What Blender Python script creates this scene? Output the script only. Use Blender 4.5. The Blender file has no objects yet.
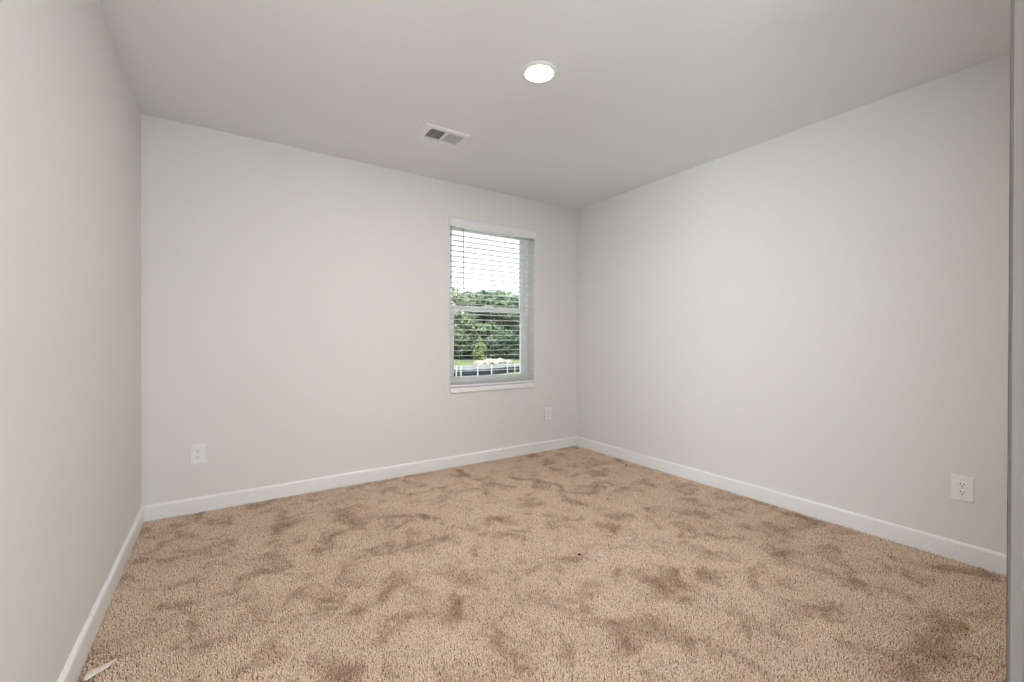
import bpy, bmesh, math, random
import numpy as np
from mathutils import Matrix, Vector

S = bpy.context.scene
C = S.collection
random.seed(7)

# ------------------------------------------------------------------ camera
F_PX, YAW, CY, CAM_H = 437.332, math.radians(33.522), 340.771, 1.1030
PITCH, ROLL = math.radians(0.2532), math.radians(0.1147)
fw = Vector((math.sin(YAW)*math.cos(PITCH), math.cos(YAW)*math.cos(PITCH), -math.sin(PITCH)))
rr = Vector((math.cos(YAW), -math.sin(YAW), 0))
uu = rr.cross(fw)
r2 = rr*math.cos(ROLL) + uu*math.sin(ROLL)
u2 = -rr*math.sin(ROLL) + uu*math.cos(ROLL)
cam_data = bpy.data.cameras.new('camera')
cam = bpy.data.objects.new('camera', cam_data); C.objects.link(cam)
cam.matrix_world = Matrix(((r2.x, u2.x, -fw.x, 0), (r2.y, u2.y, -fw.y, 0), (r2.z, u2.z, -fw.z, CAM_H), (0, 0, 0, 1)))
cam_data.sensor_width = 36; cam_data.lens = F_PX*36/1024
cam_data.shift_y = (CY-341)/1024
cam_data.clip_start = 0.02; cam_data.clip_end = 500
S.camera = cam

# ------------------------------------------------------------------ light and exposure
LAMP_W = 14.0        # recessed ceiling light
HALL_LOW = 28.0  # second added fill light, low behind the camera
HALL_FILL = 310.0     # added fill light in the unseen hallway
HTILT = 44.0
HALL_W = 1.0  # lamp added to the unseen hallway ceiling
SUN = 6.5
SKY = 3.2
S.view_settings.view_transform = 'Standard'
S.view_settings.look = 'None'
S.view_settings.gamma = 1
S.view_settings.use_curve_mapping = False
S.view_settings.exposure = 0.15

world = bpy.data.worlds.new('sky'); S.world = world; world.use_nodes = True
nt = world.node_tree; nt.nodes.clear()
def nd(nt, t, **kw):
    n = nt.nodes.new(t)
    for k, v in kw.items():
        if k in n.inputs: n.inputs[k].default_value = v
        else: setattr(n, k, v)
    return n
wo = nd(nt, 'ShaderNodeOutputWorld'); bg = nd(nt, 'ShaderNodeBackground')
tc = nd(nt, 'ShaderNodeTexCoord'); sep = nd(nt, 'ShaderNodeSeparateXYZ')
cr = nd(nt, 'ShaderNodeValToRGB')          # horizon to zenith
e = cr.color_ramp.elements
e[0].position = 0.0; e[0].color = (.60, .59, .54, 1)
e[1].position = 1.0; e[1].color = (.30, .48, .80, 1)
k = e.new(.16); k.color = (.50, .56, .61, 1)
k = e.new(.35); k.color = (.40, .50, .64, 1)
no = nd(nt, 'ShaderNodeTexNoise', Scale=3.2, Detail=6.0, Roughness=.55)
mp = nd(nt, 'ShaderNodeMapping'); mp.inputs['Scale'].default_value = (1, 1, 3.2)
cl = nd(nt, 'ShaderNodeValToRGB'); cl.color_ramp.elements[0].position = .36; cl.color_ramp.elements[1].position = .60
mx = nd(nt, 'ShaderNodeMixRGB'); mx.inputs[2].default_value = (.72, .72, .71, 1)
L = nt.links.new
L(tc.outputs['Generated'], sep.inputs[0]); L(sep.outputs['Z'], cr.inputs[0])
L(tc.outputs['Generated'], mp.inputs[0]); L(mp.outputs[0], no.inputs['Vector']); L(no.outputs[0], cl.inputs[0])
L(cl.outputs[0], mx.inputs[0]); L(cr.outputs[0], mx.inputs[1]); L(mx.outputs[0], bg.inputs[0]); L(bg.outputs[0], wo.inputs[0])
bg.inputs[1].default_value = SKY

sd = bpy.data.lights.new('sun', 'SUN'); sd.energy = SUN; sd.angle = math.radians(1.0); sd.color = (1, .97, .92)
sun = bpy.data.objects.new('sun', sd); C.objects.link(sun)
sun.rotation_euler = Vector((.25, .62, -.80)).to_track_quat('-Z', 'Y').to_euler()   # from behind the house, over its left shoulder

# ------------------------------------------------------------------ materials
def mat(name, col, rough=.6, spec=.5, metal=0.0, noise=None, bump=None, emit=None):
    """noise = (scale, amount): gentle tone mottling; bump = (scale, strength, distance)"""
    m = bpy.data.materials.new(name); m.use_nodes = True; t = m.node_tree
    b = t.nodes['Principled BSDF']
    b.inputs['Base Color'].default_value = (*col, 1); b.inputs['Roughness'].default_value = rough
    b.inputs['Metallic'].default_value = metal; b.inputs['Specular IOR Level'].default_value = spec
    co = nd(t, 'ShaderNodeTexCoord')
    if noise:
        n = nd(t, 'ShaderNodeTexNoise', Scale=noise[0], Detail=3.0)
        r = nd(t, 'ShaderNodeValToRGB'); a = noise[1]
        r.color_ramp.elements[0].position = .3; r.color_ramp.elements[1].position = .7
        r.color_ramp.elements[0].color = (*[c*(1-a) for c in col], 1)
        r.color_ramp.elements[1].color = (*[min(1, c*(1+a)) for c in col], 1)
        t.links.new(co.outputs['Object'], n.inputs['Vector']); t.links.new(n.outputs[0], r.inputs[0])
        t.links.new(r.outputs[0], b.inputs['Base Color'])
    if bump:
        n = nd(t, 'ShaderNodeTexNoise', Scale=bump[0], Detail=2.0)
        u = nd(t, 'ShaderNodeBump', Strength=bump[1], Distance=bump[2])
        t.links.new(co.outputs['Object'], n.inputs['Vector']); t.links.new(n.outputs[0], u.inputs['Height'])
        t.links.new(u.outputs[0], b.inputs['Normal'])
    if emit:
        b.inputs['Emission Color'].default_value = (*emit[0], 1); b.inputs['Emission Strength'].default_value = emit[1]
    return m

M = {}
M['wall'] = mat('wall_paint', (.836, .828, .815), .75, .25, noise=(1.2, .008), bump=(260, .12, .001))
M['ceiling'] = mat('ceiling_paint', (.91, .915, .92), .85, .2, noise=(1.0, .008), bump=(180, .15, .001))
M['trim'] = mat('trim_paint', (.93, .935, .935), .38, .5, noise=(2, .008))
M['sill'] = mat('sill_paint', (.97, .97, .97), .35, .5, noise=(2, .005))
M['plastic'] = mat('white_plastic', (.93, .93, .93), .35, .5, noise=(6, .01))
M['blind'] = mat('blind_vinyl', (.90, .90, .93), .42, .5, noise=(3, .01))
M['vinyl'] = mat('window_vinyl', (.92, .94, .93), .35, .5, noise=(3, .01))
M['dark'] = mat('dark_slot', (.05, .045, .04), .7, .3, noise=(20, .1))
M['cord'] = mat('cord_white', (.75, .75, .75), .8, .2, noise=(40, .05))
M['wand'] = mat('wand_grey', (.34, .36, .40), .25, .6, noise=(20, .03))
M['register'] = mat('register_white_metal', (.92, .92, .92), .4, .5, noise=(8, .01))
M['louvre'] = mat('louvre_grey_metal', (.80, .80, .80), .4, .5, noise=(8, .01))
M['duct'] = mat('duct_dark', (.30, .30, .31), .8, .2, noise=(8, .1))
M['screw'] = mat('screw_metal', (.70, .70, .68), .3, .5, metal=.6, noise=(30, .05))
M['lens'] = mat('lamp_lens', (.9, .9, .88), .5, .3, noise=(4, .01), emit=((1.0, .94, .86), 16.0))
M['jamb'] = mat('door_jamb_darkened', (.056, .043, .034), .5, .4, noise=(2, .01))  # shade put into the colour: very dark to offset the added hall light
M['jamb_edge'] = mat('door_casing_darkened', (.060, .050, .042), .5, .4, noise=(2, .01))  # casing darkened the same way, in place of shade
M['siding'] = mat('siding', (.62, .60, .56), .7, .3, noise=(2, .03))
M['soil'] = mat('carpet_backing', (.20, .13, .09), .95, .1, noise=(60, .2))
M['lint'] = mat('white_lint', (.86, .84, .80), .9, .2, noise=(300, .05))
M['lint_dark'] = mat('dark_crumb', (.04, .035, .03), .9, .2, noise=(300, .1))
M['lint_gold'] = mat('ochre_crumb', (.45, .32, .10), .9, .2, noise=(300, .1))
M['scrap'] = mat('pale_scrap', (.78, .70, .64), .5, .4, noise=(40, .08))

def glass_mat():
    m = bpy.data.materials.new('window_glass'); m.use_nodes = True; t = m.node_tree; t.nodes.clear()
    o = nd(t, 'ShaderNodeOutputMaterial'); mix = nd(t, 'ShaderNodeMixShader')
    tr = nd(t, 'ShaderNodeBsdfTransparent'); tr.inputs[0].default_value = (.95, .985, .97, 1)
    gl = nd(t, 'ShaderNodeBsdfGlossy'); gl.inputs['Roughness'].default_value = .02
    fr = nd(t, 'ShaderNodeFresnel'); fr.inputs[0].default_value = 1.3
    t.links.new(fr.outputs[0], mix.inputs[0]); t.links.new(tr.outputs[0], mix.inputs[1]); t.links.new(gl.outputs[0], mix.inputs[2])
    t.links.new(mix.outputs[0], o.inputs[0]); return m
M['glass'] = glass_mat()

def carpet_mat():
    """tan twisted pile: speckle from tuft to tuft, darker blotches in random patches"""
    m = bpy.data.materials.new('carpet_yarn'); m.use_nodes = True; t = m.node_tree
    b = t.nodes['Principled BSDF']; b.inputs['Roughness'].default_value = .95
    b.inputs['Specular IOR Level'].default_value = .05
    co = nd(t, 'ShaderNodeTexCoord'); lk = t.links.new
    mp = nd(t, 'ShaderNodeMapping'); mp.inputs['Scale'].default_value = (1, 1, 0)
    lk(co.outputs['Object'], mp.inputs[0])
    def ramp(src, pts):
        r = nd(t, 'ShaderNodeValToRGB'); el = r.color_ramp.elements
        el[0].position, el[0].color = pts[0][0], (*pts[0][1], 1)
        el[1].position, el[1].color = pts[-1][0], (*pts[-1][1], 1)
        for p_, c_ in pts[1:-1]:
            k_ = el.new(p_); k_.color = (*c_, 1)
        lk(src, r.inputs[0]); return r.outputs[0]
    def mul(a_, b_):
        x = nd(t, 'ShaderNodeMixRGB', blend_type='MULTIPLY'); x.inputs[0].default_value = 1
        lk(a_, x.inputs[1]); lk(b_, x.inputs[2]); return x.outputs[0]
    n1 = nd(t, 'ShaderNodeTexNoise', Scale=240.0, Detail=2.0, Roughness=.7); lk(mp.outputs[0], n1.inputs['Vector'])
    base = ramp(n1.outputs[0], [(.38, (.42, .26, .17)), (.48, (1.0, .715, .52)), (.60, (1.0, .96, .84))])
    n2 = nd(t, 'ShaderNodeTexNoise', Scale=5.2, Detail=6.0, Roughness=.66, Distortion=.5); lk(mp.outputs[0], n2.inputs['Vector'])
    blot = ramp(n2.outputs[0], [(.31, (.50, .42, .37)), (.42, (.76, .70, .66)), (.50, (.96, .95, .94)), (.62, (1, 1, 1))])
    n3 = nd(t, 'ShaderNodeTexNoise', Scale=1.1, Detail=2.0); lk(mp.outputs[0], n3.inputs['Vector'])
    big = ramp(n3.outputs[0], [(.3, (.90, .88, .87)), (.7, (1, 1, 1))])
    lk(mul(mul(base, blot), big), b.inputs['Base Color'])
    return m
M['carpet'] = carpet_mat()

def leaf_mat(name, a, b_, scale=2.0):
    m = bpy.data.materials.new(name); m.use_nodes = True; t = m.node_tree
    b = t.nodes['Principled BSDF']; b.inputs['Roughness'].default_value = .6
    co = nd(t, 'ShaderNodeTexCoord'); n = nd(t, 'ShaderNodeTexNoise', Scale=scale, Detail=4.0)
    r = nd(t, 'ShaderNodeValToRGB'); r.color_ramp.elements[0].position = .35; r.color_ramp.elements[1].position = .65
    r.color_ramp.elements[0].color = (*a, 1); r.color_ramp.elements[1].color = (*b_, 1)
    t.links.new(co.outputs['Object'], n.inputs['Vector']); t.links.new(n.outputs[0], r.inputs[0]); t.links.new(r.outputs[0], b.inputs['Base Color'])
    return m
M['leaf0'] = leaf_mat('leaves_dark', (.026, .052, .030), (.10, .15, .075))
M['leaf1'] = leaf_mat('leaves_mid', (.05, .088, .046), (.17, .225, .115))
M['leaf2'] = leaf_mat('leaves_pale', (.08, .12, .062), (.25, .29, .16))
M['leaf3'] = leaf_mat('leaves_yellow_green', (.10, .145, .035), (.22, .26, .09))
M['bark'] = mat('bark', (.16, .12, .09), .9, .1, noise=(5, .3))
M['grass'] = leaf_mat('lawn', (.10, .135, .035), (.23, .23, .085), .35)
M['fence_fabric'] = mat('silt_fabric', (.022, .026, .042), .8, .2, noise=(1.5, .3))
M['stake'] = mat('stake_wood', (.50, .49, .46), .8, .2, noise=(5, .05))
M['gravel'] = mat('gravel', (.20, .195, .185), .95, .1, noise=(3, .12))
M['rock'] = mat('pale_rock', (.34, .31, .25), .9, .2, noise=(2, .18))

# ------------------------------------------------------------------ helpers
def link(name, bm, m, parent=None, smooth=False, bevel=0, seg=2):
    bmesh.ops.recalc_face_normals(bm, faces=bm.faces)
    me = bpy.data.meshes.new(name); bm.to_mesh(me); bm.free()
    for mm in (m if isinstance(m, (list, tuple)) else [m]): me.materials.append(mm)
    if smooth:
        for p in me.polygons: p.use_smooth = True
    o = bpy.data.objects.new(name, me); C.objects.link(o)
    if parent: o.parent = parent
    if bevel:
        md = o.modifiers.new('bevel', 'BEVEL'); md.width = bevel; md.segments = seg; md.limit_method = 'ANGLE'
    return o
def box(bm, x0, x1, y0, y1, z0, z1, mi=0):
    v = [bm.verts.new((x, y, z)) for x in (x0, x1) for y in (y0, y1) for z in (z0, z1)]
    for f in ((0, 1, 3, 2), (4, 6, 7, 5), (0, 4, 5, 1), (2, 3, 7, 6), (0, 2, 6, 4), (1, 5, 7, 3)):
        fc = bm.faces.new([v[i] for i in f]); fc.material_index = mi
def prism(bm, pts, axis, a, b):
    """extrude a 2-D outline (list of (p, q)) along an axis from a to b"""
    def P(p, q, s): return {'x': (s, p, q), 'y': (p, s, q), 'z': (p, q, s)}[axis]
    A = [bm.verts.new(P(p, q, a)) for p, q in pts]; B = [bm.verts.new(P(p, q, b)) for p, q in pts]
    n = len(pts); bm.faces.new(A); bm.faces.new(B)
    for i in range(n): bm.faces.new((A[i], A[(i+1) % n], B[(i+1) % n], B[i]))
def lathe(bm, prof, seg=48, c=(0, 0, 0)):
    rings = []
    for r, z in prof:
        if r < 1e-6: rings.append([bm.verts.new((c[0], c[1], c[2]+z))])
        else: rings.append([bm.verts.new((c[0]+r*math.cos(2*math.pi*i/seg), c[1]+r*math.sin(2*math.pi*i/seg), c[2]+z)) for i in range(seg)])
    for a, b in zip(rings, rings[1:]):
        for i in range(seg):
            j = (i+1) % seg
            if len(a) == 1 and len(b) == 1: continue
            if len(a) == 1: bm.faces.new((a[0], b[i], b[j]))
            elif len(b) == 1: bm.faces.new((a[i], b[0], a[j]))
            else: bm.faces.new((a[i], b[i], b[j], a[j]))
def tube(bm, p0, p1, r0, r1=None, seg=8):
    r1 = r0 if r1 is None else r1
    p0, p1 = Vector(p0), Vector(p1); q = (p1-p0).to_track_quat('Z', 'Y')
    A = [bm.verts.new(p0 + q @ Vector((r0*math.cos(2*math.pi*i/seg), r0*math.sin(2*math.pi*i/seg), 0))) for i in range(seg)]
    B = [bm.verts.new(p1 + q @ Vector((r1*math.cos(2*math.pi*i/seg), r1*math.sin(2*math.pi*i/seg), 0))) for i in range(seg)]
    bm.faces.new(A); bm.faces.new(B)
    for i in range(seg): bm.faces.new((A[i], A[(i+1) % seg], B[(i+1) % seg], B[i]))
def tag(o, label, cat, group=None, kind=None):
    o['label'] = label; o['category'] = cat
    if group: o['group'] = group
    if kind: o['kind'] = kind
    return o
def thing(name, loc=(0, 0, 0), rz=0):
    o = bpy.data.objects.new(name, None); C.objects.link(o); o.location = loc; o.rotation_euler = (0, 0, rz)
    o.empty_display_size = .05; return o
def struct(name, bm, m, label, cat, **kw):
    return tag(link(name, bm, m, **kw), label, cat, kind='structure')

# ------------------------------------------------------------------ room shell
D = 3.402; XL = -.4035; XR = 3.059; H = 2.44; YF = .070; T = .16
WX0, WX1, WZ0, WZ1 = 1.618, 2.508, .640, 2.138     # window opening
DX0, DX1 = XL, .60                               # cased opening at the camera, run full height and widened to admit light
HX0, HX1, HY0 = -3.4, 1.9, -2.8                   # hallway behind
# floor
bm = bmesh.new(); box(bm, XL-T, XR+T, YF-.115, D+T, -.20, -.006)
struct('floor', bm, [M['soil']], 'tan carpeted bedroom floor', 'floor')
bm = bmesh.new(); box(bm, HX0-T, XR+T, HY0-T, D+T, H, H+.15)
struct('ceiling', bm, M['ceiling'], 'flat off-white painted ceiling', 'ceiling')
bm = bmesh.new(); box(bm, XL-T, XL, YF-.115, D+T, -.006, H)
struct('wall_left', bm, M['wall'], 'plain pale grey wall on the left', 'wall')
bm = bmesh.new(); box(bm, XR, XR+T, YF-.115, D+T, -.006, H)
struct('wall_right', bm, M['wall'], 'plain pale grey wall on the right', 'wall')
bm = bmesh.new()
box(bm, XL, WX0, D, D+T, -.006, H); box(bm, WX1, XR, D, D+T, -.006, H)
box(bm, WX0, WX1, D, D+T, -.006, WZ0); box(bm, WX0, WX1, D, D+T, WZ1, H)
struct('wall_back', bm, M['wall'], 'pale greige wall holding the window', 'wall')
bm = bmesh.new()
box(bm, DX1+.02, XR, YF-.115, YF, -.006, H)
struct('wall_front', bm, M['wall'], 'wall with the doorway the room is seen from', 'wall')
# hallway
bm = bmesh.new(); box(bm, HX0-T, HX1+T, HY0-T, YF-.1151, -.20, 0)
struct('floor_hall', bm, mat('hall_floor', (.62, .60, .57), .5, .4, noise=(3, .03)), 'pale hallway floor behind the doorway', 'floor')
bm = bmesh.new()
box(bm, HX0-T, HX0, HY0-T, YF-.115, 0, H); box(bm, HX1, HX1+T, HY0-T, YF-.115, 0, H); box(bm, HX0, HX1, HY0-T, HY0, 0, H)
box(bm, HX0-T, XL-T, YF-.115, YF, 0, H); box(bm, XR+T, HX1+T, YF-.115, YF, 0, H) if HX1 > XR+T else None
struct('wall_hall', bm, M['wall'], 'hallway walls behind the doorway', 'wall')

# added area lights in the unseen hallway, tilted up to fill the room
hw_ = bpy.data.lights.new('hall_fill', 'AREA'); hw_.shape = 'RECTANGLE'; hw_.size = 2.0; hw_.size_y = 1.4; hw_.energy = HALL_FILL; hw_.color = (.87, .94, 1.0)
o = bpy.data.objects.new('hall_fill', hw_); C.objects.link(o); o.location = (-2.6, -1.10, .80); o.rotation_euler = (math.radians(90+HTILT), 0, math.radians(-66))
hb_ = bpy.data.lights.new('hall_fill_low', 'AREA'); hb_.shape = 'RECTANGLE'; hb_.size = 1.4; hb_.size_y = 1.2; hb_.energy = HALL_LOW; hb_.color = (.99, .965, .93)  # second added fill, aimed up through the opening
o = bpy.data.objects.new('hall_fill_low', hb_); C.objects.link(o); o.location = (-.15, -1.5, .55); o.rotation_euler = (math.radians(90+46), 0, math.radians(-14))
# baseboards
def base(name, pts_fn, axis, a, b, label):
    h, t_ = .098, .014
    prof = [(0, -.006), (t_, -.006), (t_, h-.012), (t_-.002, h-.006), (t_-.006, h-.0015), (.006, h), (0, h)]
    bm = bmesh.new(); prism(bm, [pts_fn(p, q) for p, q in prof], axis, a, b)
    struct(name, bm, M['trim'], label, 'baseboard')
base('baseboard_left', lambda p, q: (XL+p, q), 'y', YF, D, 'white baseboard along the left wall')
base('baseboard_right', lambda p, q: (XR-p, q), 'y', YF, D, 'white baseboard along the right wall')
base('baseboard_back', lambda p, q: (D-p, q), 'x', XL+.014, XR-.014, 'white baseboard along the window wall')
base('baseboard_front', lambda p, q: (YF+p, q), 'x', DX1+.064, XR-.014, 'white baseboard beside the opening')
# prism along 'y' places (p, q) as x, z; along 'x' as y, z

# door frame: jambs, stops, head and casing
dr = thing('door_1', ((DX0+DX1)/2, YF, 0)); tag(dr, 'painted door frame at the right edge of the view', 'door frame', kind='structure')
ox = -(DX0+DX1)/2
def dbox(name, m, *b, bevel=.002):
    bm = bmesh.new(); x0, x1, y0, y1, z0, z1 = b
    box(bm, x0+ox, x1+ox, y0-YF, y1-YF, z0, z1); return link(name, bm, m, dr, bevel=bevel)
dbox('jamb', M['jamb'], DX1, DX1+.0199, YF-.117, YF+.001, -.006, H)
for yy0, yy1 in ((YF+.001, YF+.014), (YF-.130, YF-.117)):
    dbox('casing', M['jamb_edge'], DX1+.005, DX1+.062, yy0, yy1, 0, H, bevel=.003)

# ------------------------------------------------------------------ window unit
win = thing('window_1', ((WX0+WX1)/2, D, WZ0)); tag(win, 'white vinyl single-hung window in the back wall', 'window', kind='structure')
wox, woy, woz = -(WX0+WX1)/2, -D, -WZ0
def wpart(name, boxes, m, parent=win, bevel=.002):
    bm = bmesh.new()
    for x0, x1, y0, y1, z0, z1 in boxes: box(bm, x0+wox, x1+wox, y0+woy, y1+woy, z0+woz, z1+woz)
    return link(name, bm, m, parent, bevel=bevel)
SZ = .682                                        # top of the sill board
y0, y1 = D+.092, D+.158
wpart('sill', [(WX0+.001, WX1-.001, D-.018, D+.092, SZ-.042, SZ)], M['sill'], bevel=.004)
wpart('frame', [(WX0, WX0+.040, y0, y1, SZ-.042, WZ1), (WX1-.040, WX1, y0, y1, SZ-.042, WZ1),
                (WX0+.040, WX1-.040, y0, y1, SZ-.042, SZ+.032), (WX0+.040, WX1-.040, y0, y1, WZ1-.030, WZ1)], M['vinyl'])
a, b = WX0+.040, WX1-.040
mz = 1.375
ls = wpart('lower_sash', [(a, a+.045, y0+.004, y0+.030, SZ+.033, mz+.022), (b-.045, b, y0+.004, y0+.030, SZ+.033, mz+.022),
                (a+.045, b-.045, y0+.004, y0+.030, SZ+.033, SZ+.082), (a+.045, b-.045, y0+.002, y0+.030, mz-.024, mz+.022)], M['vinyl'])
us = wpart('upper_sash', [(a, a+.040, y0+.032, y0+.056, mz-.02, WZ1-.031), (b-.040, b, y0+.032, y0+.056, mz-.02, WZ1-.031),
                (a+.040, b-.040, y0+.032, y0+.056, mz-.02, mz+.016), (a+.040, b-.040, y0+.032, y0+.056, WZ1-.060, WZ1-.031)], M['vinyl'])
wpart('pane', [(a+.040, b-.040, y0+.015, y0+.019, SZ+.078, mz-.020)], M['glass'], ls, 0)
wpart('pane', [(a+.036, b-.036, y0+.042, y0+.046, mz+.012, WZ1-.056)], M['glass'], us, 0)
bm = bmesh.new(); xm = (a+b)/2
prism(bm, [(xm-.035+wox, y0-.004+woy), (xm+.035+wox, y0-.004+woy), (xm+.022+wox, y0+.018+woy), (xm-.022+wox, y0+.018+woy)], 'z', mz+.022+woz, mz+.034+woz)
link('sash_lock', bm, M['vinyl'], ls, bevel=.002)

# ------------------------------------------------------------------ blind
bl = thing('window_blind', ((WX0+WX1)/2, D+.036, 2.13))
tag(bl, 'white faux-wood horizontal blind, slats open, hanging in the window', 'blind')
bx, by, bz = -(WX0+WX1)/2, -(D+.036), -2.13
def bpart(name, bm, m, parent=bl, bevel=0, smooth=False):
    for v in bm.verts: v.co += Vector((bx, by, bz))
    return link(name, bm, m, parent, bevel=bevel, smooth=smooth)
VX0, VX1 = 1.602, 2.517
bm = bmesh.new()                                   # valance with a moulded face
zt, zb = 2.141, 2.058; fy = D-.026
prof = [(fy+.010, zt), (fy+.003, zt-.003), (fy, zt-.010), (fy, zt-.016), (fy+.003, zt-.020), (fy+.003, zb+.020), (fy, zb+.016), (fy, zb+.008), (fy+.003, zb), (fy+.010, zb)]
prism(bm, prof, 'x', VX0, VX1)
val = bpart('valance', bm, M['blind'])
for xa in (VX0, VX1-.008):
    bm = bmesh.new(); box(bm, xa, xa+.008, fy+.0101, D-.0005, zb+.001, zt-.001)
    bpart('valance_return', bm, M['blind'], val, bevel=.001)
bm = bmesh.new(); box(bm, WX0+.004, WX1-.004, D+.008, D+.064, 2.074, 2.122)
bpart('headrail', bm, M['blind'], bevel=.002)
sx0, sx1, yc = WX0+.006, WX1-.006, D+.036
pitch, zs = .0455, 2.046
ns = 0
def slat_bm(z):
    bm = bmesh.new(); n = 6; tt = .0009; tilt = -.035
    up, dn = [], []
    for i in range(n+1):
        s = i/n*2-1; yy = yc+s*.025; zz = z+.0012*(1-s*s)+tilt*s*.025
        up.append((yy, zz+tt)); dn.append((yy, zz-tt))
    prism(bm, up+dn[::-1], 'x', sx0, sx1); return bm
zlast = 0
while zs-ns*pitch > SZ+.058:
    zlast = zs-ns*pitch
    bpart('slat', slat_bm(zlast), M['blind'])
    ns += 1
for q in range(3): bpart('slat', slat_bm(SZ+.026+.0045*q), M['blind'])      # slack slats lying on the rail
bm = bmesh.new(); box(bm, sx0, sx1, yc-.025, yc+.025, SZ+.004, SZ+.0225)
rail = bpart('bottom_rail', bm, M['blind'], bevel=.004)
for xc in (WX0+.12, (WX0+WX1)/2, WX1-.12):         # ladder cords, front and back, with rungs between
    bm = bmesh.new()
    for yy in (yc-.0275, yc+.0275): tube(bm, (xc, yy, SZ+.008), (xc, yy, 2.076), .0009, seg=6)
    for q in range(ns):
        zz = zs-q*pitch-.0030
        box(bm, xc-.0004, xc+.0004, yc-.0275, yc+.0275, zz-.0004, zz+.0004)
    bpart('ladder_cord', bm, M['cord'])
    bm = bmesh.new(); lathe(bm, [(0, 0), (.006, 0), (.006, .002), (0, .003)], 16, (xc, yc-.0265, SZ+.013))
    bmesh.ops.rotate(bm, verts=bm.verts, cent=(xc, yc-.0265, SZ+.013), matrix=Matrix.Rotation(math.pi/2, 3, 'X'))
    bpart('cord_button', bm, M['blind'], rail)
bm = bmesh.new()                                   # tilt wand
tube(bm, (1.742, D-.010, 2.052), (1.744, D-.012, 1.500), .0042, seg=6)
lathe(bm, [(0, 0), (.006, .002), (.0065, .03), (.0045, .040), (0, .041)], 12, (1.744, D-.012, 1.463))
wd = bpart('tilt_wand', bm, M['wand'], smooth=False)
bm = bmesh.new(); tube(bm, (1.742, D+.012, 2.064), (1.742, D-.010, 2.050), .0018, seg=6)
bpart('hook', bm, M['wand'], wd)

# ------------------------------------------------------------------ electrical outlets
def outlet(loc, rz, label):
    """built facing -Y with the plate's back on the y = 0 plane"""
    t = thing('wall_outlet', loc, rz); tag(t, label, 'outlet', 'duplex outlets low on the walls')
    bm = bmesh.new(); w, h, d = .041, .0625, .0065
    A = [(-w, -h), (w, -h), (w, h), (-w, h)]; B = [(x*(1-.0045/w), z*(1-.0045/h)) for x, z in A]
    va = [bm.verts.new((x, 0, z)) for x, z in A]; vm = [bm.verts.new((x, -d*.45, z)) for x, z in A]; vb = [bm.verts.new((x, -d, z)) for x, z in B]
    bm.faces.new(va); bm.faces.new(vb)
    for P, Q in ((va, vm), (vm, vb)):
        for i in range(4): bm.faces.new((P[i], P[(i+1) % 4], Q[(i+1) % 4], Q[i]))
    link('cover_plate', bm, M['plastic'], t, bevel=.001)
    for zc in (-.0195, .0195):
        bm = bmesh.new(); pts = []
        for i in range(24):
            an = 2*math.pi*i/24; x = .0172*math.cos(an); z = .0172*math.sin(an)
            pts.append((x, zc+max(-.0142, min(.0142, z))))
        prism(bm, pts, 'y', -.0095, -.005)
        rc = link('receptacle', bm, M['plastic'], t, bevel=.0008)
        for sx, hh in ((-.0064, .0046), (.0064, .0037)):
            bm = bmesh.new(); box(bm, sx-.0013, sx+.0013, -.0098, -.0085, zc+.004-hh, zc+.004+hh)
            link('slot', bm, M['dark'], rc)
        bm = bmesh.new(); prism(bm, [(.0028*math.cos(k_*math.pi/6), zc-.0078+.0028*math.sin(k_*math.pi/6)) for k_ in range(12)], 'y', -.0098, -.0085)
        link('ground_hole', bm, M['dark'], rc)
    bm = bmesh.new(); prism(bm, [(.003*math.cos(k_*math.pi/8), .003*math.sin(k_*math.pi/8)) for k_ in range(16)], 'y', -.0078, -.0055)
    link('screw', bm, M['screw'], t)
    return t
outlet((-.128, D, .370), 0, 'white duplex outlet on the window wall near the left corner')
outlet((2.678, D, .366), 0, 'small white duplex outlet between the window and the far right corner')
outlet((XR, .570, .366), -math.pi/2, 'white duplex outlet on the right wall near the door frame')

# ------------------------------------------------------------------ ceiling register
vt = thing('ceiling_vent', (1.206, 2.655, H)); tag(vt, 'white rectangular two-way air vent set in the ceiling', 'vent')
hw, hd = .152, .103
ix0, ix1, iy = -.104, .130, .066
def ring(bm, o, i, z0, z1, zi):
    ox0, ox1, oy0, oy1 = o; jx0, jx1, jy0, jy1 = i
    O = [(ox0, oy0), (ox1, oy0), (ox1, oy1), (ox0, oy1)]; I = [(jx0, jy0), (jx1, jy0), (jx1, jy1), (jx0, jy1)]
    a = [bm.verts.new((x, y, z0)) for x, y in O]; b = [bm.verts.new((x, y, z1)) for x, y in [(p*.975, q*.965) for p, q in O]]
    c = [bm.verts.new((x, y, z1)) for x, y in I]; d = [bm.verts.new((x, y, zi)) for x, y in I]
    for P, Q in ((a, b), (b, c), (c, d)):
        for k_ in range(4): bm.faces.new((P[k_], P[(k_+1) % 4], Q[(k_+1) % 4], Q[k_]))
bm = bmesh.new(); ring(bm, (-hw, hw, -hd, hd), (ix0, ix1, -iy, iy), 0, -.010, 0)
link('frame', bm, M['register'], vt)
bm = bmesh.new(); box(bm, ix0-.01, ix1+.01, -iy-.008, iy+.008, -.0015, -.0005)
link('duct_opening', bm, M['duct'], vt)
bm = bmesh.new(); box(bm, .002, .017, -iy, iy, -.010, -.002)
link('centre_bar', bm, M['register'], vt)
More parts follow.
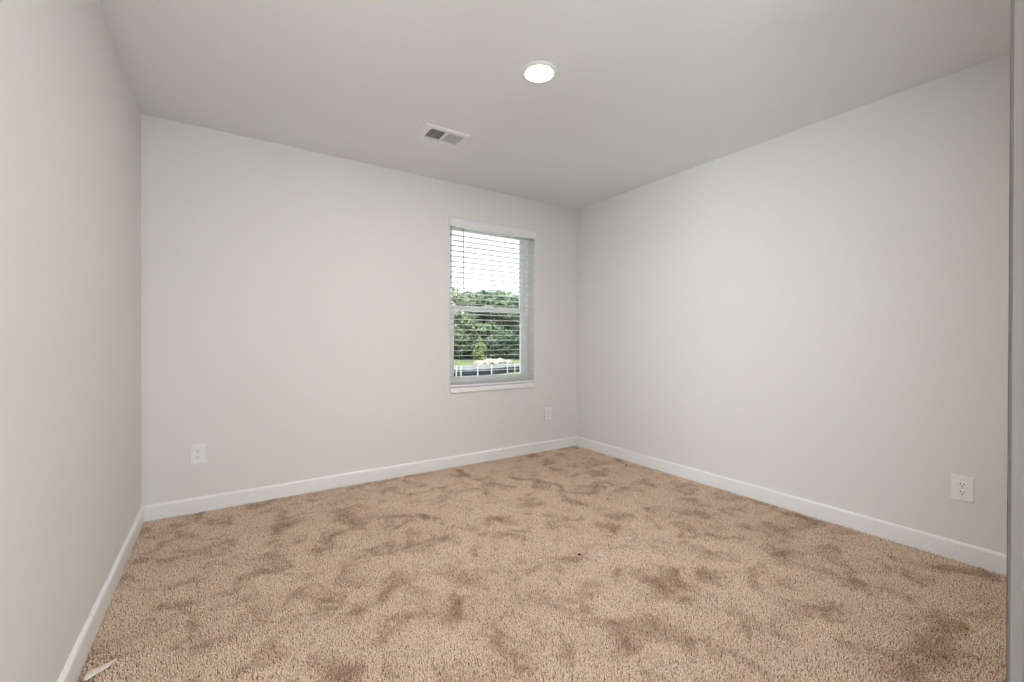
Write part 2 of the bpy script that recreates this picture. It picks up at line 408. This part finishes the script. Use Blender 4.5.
for x0_, x1_, sgn, m_ in ((ix0, .002, -1, 'left'), (.017, ix1, 1, 'right')):      # two banks of louvres facing opposite ways
    nl = 9
    for q in range(nl):
        xc = x0_+(q+.5)*(x1_-x0_)/nl
        bm = bmesh.new(); dx = .0018*sgn
        prism(bm, [(xc-dx, -.0020), (xc-dx+.0009, -.0020), (xc+dx+.0009, -.0092), (xc+dx, -.0092)], 'y', -iy, iy)
        link('louvre', bm, M['louvre'], vt)
bm = bmesh.new(); box(bm, ix1-.018, ix1-.012, .010, .040, -.018, -.006)
link('damper_lever', bm, M['register'], vt, bevel=.001)
for xs in (-.136, .142):
    bm = bmesh.new(); lathe(bm, [(0, -.0125), (.003, -.012), (.004, -.0100), (.004, -.009)], 12, (xs, 0, 0)); link('screw', bm, M['screw'], vt)

# ------------------------------------------------------------------ recessed light
def downlight(loc, watts, label, colr):
    t = thing('ceiling_light', loc); tag(t, label, 'ceiling light')
    bm = bmesh.new(); lathe(bm, [(.092, 0), (.091, -.005), (.085, -.009), (.074, -.011), (.066, -.009), (.064, -.002)], 64)
    link('trim_ring', bm, M['register'], t, smooth=True)
    bm = bmesh.new(); lathe(bm, [(.064, -.004), (.060, -.012), (.050, -.020), (.032, -.0255), (0, -.027)], 48)
    link('lens', bm, M['lens'], t, smooth=True)
    ld = bpy.data.lights.new('lamp_glow', 'AREA'); ld.shape = 'DISK'; ld.size = .125; ld.energy = watts; ld.color = colr
    o = bpy.data.objects.new('lamp_glow', ld); C.objects.link(o); o.parent = t; o.location = (0, 0, -.029)
    return t
downlight((1.325, 1.757, H), LAMP_W, 'round white recessed light glowing in the middle of the ceiling', (1.0, .925, .84))
downlight((.15, -.65, H), HALL_W, 'added fill light in the unseen hallway ceiling behind the doorway', (.96, .98, 1.0))  # hallway lamp is an added, unseen fill

# ------------------------------------------------------------------ carpet pile
def carpet():
    rng = np.random.default_rng(3)
    sp = .0063
    xs = np.arange(XL+.016, XR-.014, sp); ys = np.arange(YF-.11, D-.015, sp)
    X, Y = np.meshgrid(xs, ys); X = X.ravel(); Y = Y.ravel()
    X = X+rng.uniform(-.45, .45, X.size)*sp; Y = Y+rng.uniform(-.45, .45, Y.size)*sp
    keep = (Y > YF+.002) | ((X > DX0) & (X < DX1))
    keep &= (X > XL+.015) & (X < XR-.015) & (Y < D-.015)
    X, Y = X[keep], Y[keep]; n = X.size
    # the nap leans one way or another in broad patches
    def smooth(seed, s, octv=4):
        g = np.random.default_rng(seed); out = np.zeros(n); amp = 1
        for o_ in range(octv):
            k = g.uniform(-1, 1, (60, 60)); sc = s*2**o_
            u = (X+1)*sc; v = (Y+1)*sc; i = np.floor(u).astype(int); j = np.floor(v).astype(int)
            a = u-i; b = v-j; a = a*a*(3-2*a); b = b*b*(3-2*b); i %= 60; j %= 60; i1 = (i+1) % 60; j1 = (j+1) % 60
            out += amp*((k[i, j]*(1-a)+k[i1, j]*a)*(1-b)+(k[i, j1]*(1-a)+k[i1, j1]*a)*b); amp *= .55
        return out
    la = smooth(1, 2.0); lb = smooth(2, 2.0); lh = smooth(5, 3.0)
    lx = la*.0035+rng.normal(0, .0034, n); ly = lb*.0035+rng.normal(0, .0034, n)
    hgt = .0088+lh*.0010+rng.normal(0, .0014, n)
    r = .0029+rng.uniform(-.0005, .0006, n); ph = rng.uniform(0, 6.28, n)
    V = np.zeros((n, 9, 3))
    for q in range(4):
        an = ph+q*math.pi/2
        V[:, q] = np.stack([X+r*.75*np.cos(an), Y+r*.75*np.sin(an), np.full(n, -.006)], 1)
        an2 = an+.6
        V[:, 4+q] = np.stack([X+lx*.7+r*np.cos(an2), Y+ly*.7+r*np.sin(an2), hgt*.62-.002], 1)
    V[:, 8] = np.stack([X+lx, Y+ly, hgt], 1)
    q4 = np.array([[0, 1, 5, 4], [1, 2, 6, 5], [2, 3, 7, 6], [3, 0, 4, 7]]); t3 = np.array([[4, 5, 8], [5, 6, 8], [6, 7, 8], [7, 4, 8]])
    base_ = (np.arange(n)*9)[:, None]
    loops = np.concatenate([(base_+q4.reshape(1, -1)), (base_+t3.reshape(1, -1))], 1).ravel()
    sizes = np.tile(np.array([4]*4+[3]*4), n); starts = np.concatenate([[0], np.cumsum(sizes)[:-1]])
    me = bpy.data.meshes.new('carpet_pile')
    me.vertices.add(n*9); me.vertices.foreach_set('co', V.ravel().astype(np.float32))
    me.loops.add(loops.size); me.loops.foreach_set('vertex_index', loops.astype(np.int32))
    me.polygons.add(sizes.size); me.polygons.foreach_set('loop_start', starts.astype(np.int32))
    me.update(calc_edges=True); me.validate()
    me.materials.append(M['carpet'])
    o = bpy.data.objects.new('carpet_pile', me); C.objects.link(o)
    tag(o, 'tan cut-pile carpet with darker patches, wall to wall', 'carpet', kind='stuff')
carpet()

# ------------------------------------------------------------------ crumbs and scraps on the carpet
def crumb(name, x, y, s, m, label, cat, z=.013, flat=.6, seed=0, group=None):
    bm = bmesh.new(); bmesh.ops.create_icosphere(bm, subdivisions=2, radius=1)
    g = random.Random(seed)
    for v in bm.verts:
        k_ = 1+g.uniform(-.25, .25); v.co = Vector((v.co.x*s*k_*1.2, v.co.y*s*k_, v.co.z*s*flat*k_))
    o = link(name, bm, m, smooth=True); o.location = (x, y, z+s*flat*.2); tag(o, label, cat, group); return o
G = None
crumb('lint', 1.851, 1.630, .0105, M['lint'], 'largest white speck of lint on the open carpet', 'lint', seed=1, group=G)
crumb('lint', 1.585, 1.587, .0095, M['lint'], 'white speck of lint just right of the dark crumb', 'lint', seed=2, group=G)
crumb('lint', 2.088, 2.016, .0085, M['lint'], 'small white speck of lint farther back than the largest one', 'lint', seed=3, group=G)
crumb('lint', 2.771, 3.145, .012, M['lint'], 'white speck of lint near the far right corner', 'lint', seed=4, group=G)
crumb('crumb', 1.505, 1.651, .0065, M['lint_dark'], 'tiny black crumb left of a white lint speck', 'crumb', seed=5, group=G)
crumb('crumb', 2.349, .427, .0085, M['lint_gold'], 'ochre crumb on the carpet below the right wall outlet', 'crumb', seed=6, group=G)
# curled translucent scrap by the left baseboard
bm = bmesh.new(); n = 14; A, B = [], []
p0 = Vector((-.366, 1.900)); p1 = Vector((-.300, 1.965))
dv = (p1-p0); nv = Vector((-dv.y, dv.x)).normalized()
rows = []
for i in range(n+1):
    s = i/n; c = p0+dv*s+nv*(.014*math.sin(s*math.pi)); w = .005+.016*math.sin(min(1, s*1.15)*math.pi)**.8
    row = []
    for j in range(5):
        q = j/4*2-1; x, y = c+nv*(w*q); row.append(bm.verts.new((x, y, .0150+.004*(1-q*q)+.003*math.sin(s*7))))
    rows.append(row)
for a_, b_ in zip(rows, rows[1:]):
    for j in range(4): bm.faces.new((a_[j], a_[j+1], b_[j+1], b_[j]))
sc = link('packing_scrap', bm, M['scrap'], smooth=True); md = sc.modifiers.new('thick', 'SOLIDIFY'); md.thickness = .0012
tag(sc, 'pale curled scrap on the carpet beside the left baseboard', 'scrap')

# ------------------------------------------------------------------ outdoors
GZ = -1.4
bm = bmesh.new()
NX, NY = 60, 60; grid = {}
for i in range(NX+1):
    for j in range(NY+1):
        x = -60+200*i/NX; y = D+T+.3+130*j/NY
        z = GZ + .05*math.sin(x*.21)*math.cos(y*.17) + (max(0, y-70)*.03)
        grid[i, j] = bm.verts.new((x, y, z))
for i in range(NX):
    for j in range(NY): bm.faces.new((grid[i, j], grid[i+1, j], grid[i+1, j+1], grid[i, j+1]))
g_ = link('ground', bm, M['grass'], smooth=True); tag(g_, 'sunlit lawn outside the window', 'lawn', kind='structure')
bm = bmesh.new(); prism(bm, [(-2, 27.2), (60, 34.5), (60, 42.0), (-2, 33.0)], 'z', GZ-.05, GZ+.09)
p_ = link('path', bm, M['gravel']); tag(p_, 'pale gravel strip behind the black silt fence', 'path', kind='structure')

bm = bmesh.new(); box(bm, -6, 12, D+T+.3, D+T+7, GZ-.1, GZ+.10)  # unseen pale slab added to bounce light up to the ceiling
p_ = link('bounce_slab', bm, mat('bounce_slab_concrete', (.62, .60, .56), .9, .1, noise=(1.5, .04))); tag(p_, 'unseen pale slab outside the window, added to bounce light indoors', 'bounce_slab', kind='structure')

# silt fence: black fabric sagging between pale stakes
fp = [(-4.0, 24.6), (0, 25.0), (4.0, 25.3), (8.0, 25.6), (12.75, 25.9), (13.1, 25.9), (14.35, 25.9), (15.56, 26.1), (17.38, 26.9), (18.2, 27.15), (19.2, 27.5), (21.5, 28.1), (24, 28.8), (27, 29.5), (30, 30.2)]
sf = thing('silt_fence', (15.56, 26.1, GZ)); tag(sf, 'low black fabric silt fence on pale stakes, outside the window', 'fence')
bm = bmesh.new(); prev = None
for (xa, ya), (xb, yb) in zip(fp, fp[1:]):
    for q in range(7):
        s = q/6; x = xa+(xb-xa)*s; y = ya+(yb-ya)*s+.05*math.sin(s*math.pi); top = .46-.05*math.sin(s*math.pi)
        v = [bm.verts.new((x-15.56, y-26.1, -.06)), bm.verts.new((x-15.56, y-26.1+.03, top*.5)), bm.verts.new((x-15.56, y-26.1, top))]
        if prev:
            for k_ in range(2): bm.faces.new((prev[k_], v[k_], v[k_+1], prev[k_+1]))
        prev = v
fab = link('fabric', bm, M['fence_fabric'], sf, smooth=True); md = fab.modifiers.new('t', 'SOLIDIFY'); md.thickness = .01
for x, y in fp:
    bm = bmesh.new(); hh = .72+.06*math.sin(x*3)
    prism(bm, [(-.028, -.028), (.028, -.028), (.028, .028), (-.028, .028)], 'z', -.1, hh)
    o = link('stake', bm, M['stake'], sf); o.location = (x-15.56, y-26.1-.05, 0)

# pale boulders beyond it
rg = random.Random(11)
rocks = [(19.9, 35.6, .42), (20.6, 36.1, .34), (21.3, 36.3, .50), (22.1, 36.2, .45), (22.8, 36.6, .50), (23.4, 36.7, .36), (21.8, 35.7, .24), (24.1, 37.0, .30)]
rl = ['pale boulder at the left end of the rock pile', 'pale boulder second from the left in the rock pile', 'large pale boulder left of centre in the rock pile', 'pale boulder in the middle of the rock pile',
      'large pale boulder right of centre in the rock pile', 'pale boulder second from the right in the rock pile', 'smallest pale boulder at the front of the rock pile', 'low pale boulder at the right end of the rock pile']
for (x, y, s), lb_ in zip(rocks, rl):
    bm = bmesh.new(); bmesh.ops.create_icosphere(bm, subdivisions=2, radius=1)
    for v in bm.verts:
        k_ = 1+rg.uniform(-.2, .2); v.co = Vector((v.co.x*s*1.25*k_, v.co.y*s*k_, v.co.z*s*.75*k_))
    o = link('boulder', bm, M['rock']); o.location = (x, y, GZ+s*.35+.08); tag(o, lb_, 'rock', 'pale boulders beyond the silt fence')

def tree_mesh(seed, h, r, nleaf, lsz, low):
    """crown as clumps of leaves over branch ends, and a forked trunk"""
    g = np.random.default_rng(seed)
    nc = 26
    cz = g.uniform(low, .93, nc)*h; ang = g.uniform(0, 6.28, nc)
    rad = r*np.sqrt(np.clip(1-((cz/h-.5)/.55)**2, .12, 1))*g.uniform(.35, .85, nc)
    cx, cy = rad*np.cos(ang), rad*np.sin(ang); cr_ = r*g.uniform(.28, .46, nc)
    ci = g.integers(0, nc, nleaf); d = g.normal(size=(nleaf, 3)); d /= np.linalg.norm(d, axis=1)[:, None]
    P = np.stack([cx[ci], cy[ci], cz[ci]], 1)+d*(cr_[ci]*g.uniform(.75, 1.05, nleaf))[:, None]*np.array([1, 1, .8])
    P[:, 2] = np.maximum(P[:, 2], .1)
    nrm = d+g.normal(0, .5, (nleaf, 3)); nrm /= np.linalg.norm(nrm, axis=1)[:, None]
    a = np.cross(nrm, g.normal(size=(nleaf, 3))); a /= np.linalg.norm(a, axis=1)[:, None]; b = np.cross(nrm, a)
    s = lsz*g.uniform(.6, 1.3, nleaf)[:, None]
    V = np.stack([P-a*s, P+b*s*.55+nrm*s*.15, P+a*s, P-b*s*.55+nrm*s*.15], 1).reshape(-1, 3)
    me = bpy.data.meshes.new('crown'); me.from_pydata(V.tolist(), [], np.arange(nleaf*4).reshape(-1, 4).tolist())
    bm = bmesh.new(); tube(bm, (0, 0, -.3), (.1, 0, h*.5), h*.028, h*.018, 10)
    for k_ in range(7):
        q = int(k_*3); tube(bm, (.03, 0, h*(.22+.04*k_)), (cx[q]*.8, cy[q]*.8, cz[q]), h*.010, h*.003, 6)
    bmesh.ops.recalc_face_normals(bm, faces=bm.faces)
    mt = bpy.data.meshes.new('trunk'); bm.to_mesh(mt); bm.free(); mt.materials.append(M['bark'])
    return me, mt
kinds = [tree_mesh(21, 10.3, 3.4, 5200, .26, .12), tree_mesh(22, 9.4, 3.0, 4600, .24, .10), tree_mesh(23, 10.9, 3.2, 4800, .27, .14)]
def crown_variant(me, m):
    c = me.copy(); c.materials.clear(); c.materials.append(m); return c
CR = {(k_, q): crown_variant(kinds[k_][0], M['leaf%d' % q]) for k_ in range(3) for q in range(3)}
tone = {0: 'dark green', 1: 'mid green', 2: 'pale green'}
tg = random.Random(5)
tn = 0
def tree(x, y, kd, q, s, label):
    t = thing('tree', (x, y, GZ+(max(0, y-70)*.03)), tg.uniform(0, 6.28)); t.scale = (s, s, s)
    tag(t, label, 'tree', 'broadleaf trees beyond the lawn')
    c = bpy.data.objects.new('crown', CR[kd, q]); C.objects.link(c); c.parent = t
    k_ = bpy.data.objects.new('trunk', kinds[kd][1]); C.objects.link(k_); k_.parent = t
# azimuth (degrees right of the room's depth axis) and distance for every tree, left to right
front = [(-4, 60, 1, 1, .9), (3, 62, 0, 0, .95), (9, 58, 2, 1, .85), (14, 60, 1, 0, .95), (19, 59, 0, 1, .9), (23.5, 60, 2, 0, .9), (27, 57, 1, 2, .95), (29.6, 61, 0, 0, .86), (32, 58, 2, 1, .82), (34.4, 60, 1, 0, .88), (36.6, 59, 0, 1, .80), (39.2, 60, 2, 0, .84), (42.5, 58, 1, 1, .9), (47, 61, 0, 0, .9), (52, 60, 2, 1, .9)]
back = [(-1, 70, 0, 2, 1.05), (7, 71, 1, 1, 1.08), (16, 69, 2, 2, 1.0), (22, 71, 0, 1, 1.05), (26, 70, 1, 2, 1.12), (29, 71, 2, 2, .98), (31.2, 70, 0, 2, .96), (33.4, 71, 1, 1, 1.06), (35.6, 69, 2, 2, .90), (38, 71, 0, 1, .98), (41, 70, 1, 2, 1.05), (45, 70, 2, 1, 1.0), (50, 71, 0, 2, 1.0)]
ordn = ['leftmost', 'second', 'third', 'fourth', 'fifth', 'sixth', 'seventh', 'eighth', 'ninth', 'tenth', 'eleventh', 'twelfth', 'thirteenth', 'fourteenth', 'rightmost']
for nm, lst in (('front', front), ('back', back)):
    for i, (az, dist, kd, q, s) in enumerate(lst):
        w_ = ordn[i] if i < len(lst)-1 else 'rightmost'
        if i > 0 and i < len(lst)-1: w_ += ' from the left'
        tree(dist*math.sin(math.radians(az)), dist*math.cos(math.radians(az)), kd, q, s, '%s tree, %s in the %s row beyond the lawn' % (tone[q], w_, nm))
# understorey shrubs closing the foot of the tree line
for i, az in enumerate([24.5, 26.6, 28.4, 30.2, 32.1, 33.8, 35.5, 37.3, 39.4]):
    me = CR[i % 3, (0, 1, 0)[i % 3]]; o = bpy.data.objects.new('shrub', me); C.objects.link(o)
    dd = 54.5+1.2*math.sin(i*2.1); o.location = (dd*math.sin(math.radians(az)), dd*math.cos(math.radians(az)), GZ-.3)
    o.scale = (.62, .62, .30+.04*math.sin(i*1.7)); o.rotation_euler = (0, 0, i*1.3)
    tag(o, '%s shrub, %s at the foot of the tree line' % (tone[(0, 1, 0)[i % 3]], ordn[i]+(' from the left' if i else '')), 'shrub', 'shrubs at the foot of the trees')
# the young yellow-green tree in front
yt = thing('sapling', (23.0, 41.0, GZ), .4); tag(yt, 'small yellow-green young tree standing in front of the dark trees', 'tree')
me, mt = tree_mesh(31, 2.75, .85, 1500, .11, .16)
me.materials.append(M['leaf3'])
for v in me.vertices:
    k_ = max(.38, min(1.05, 1.45-v.co.z/2.4)); v.co.x *= k_; v.co.y *= k_
c = bpy.data.objects.new('crown', me); C.objects.link(c); c.parent = yt
c = bpy.data.objects.new('trunk', mt); C.objects.link(c); c.parent = yt
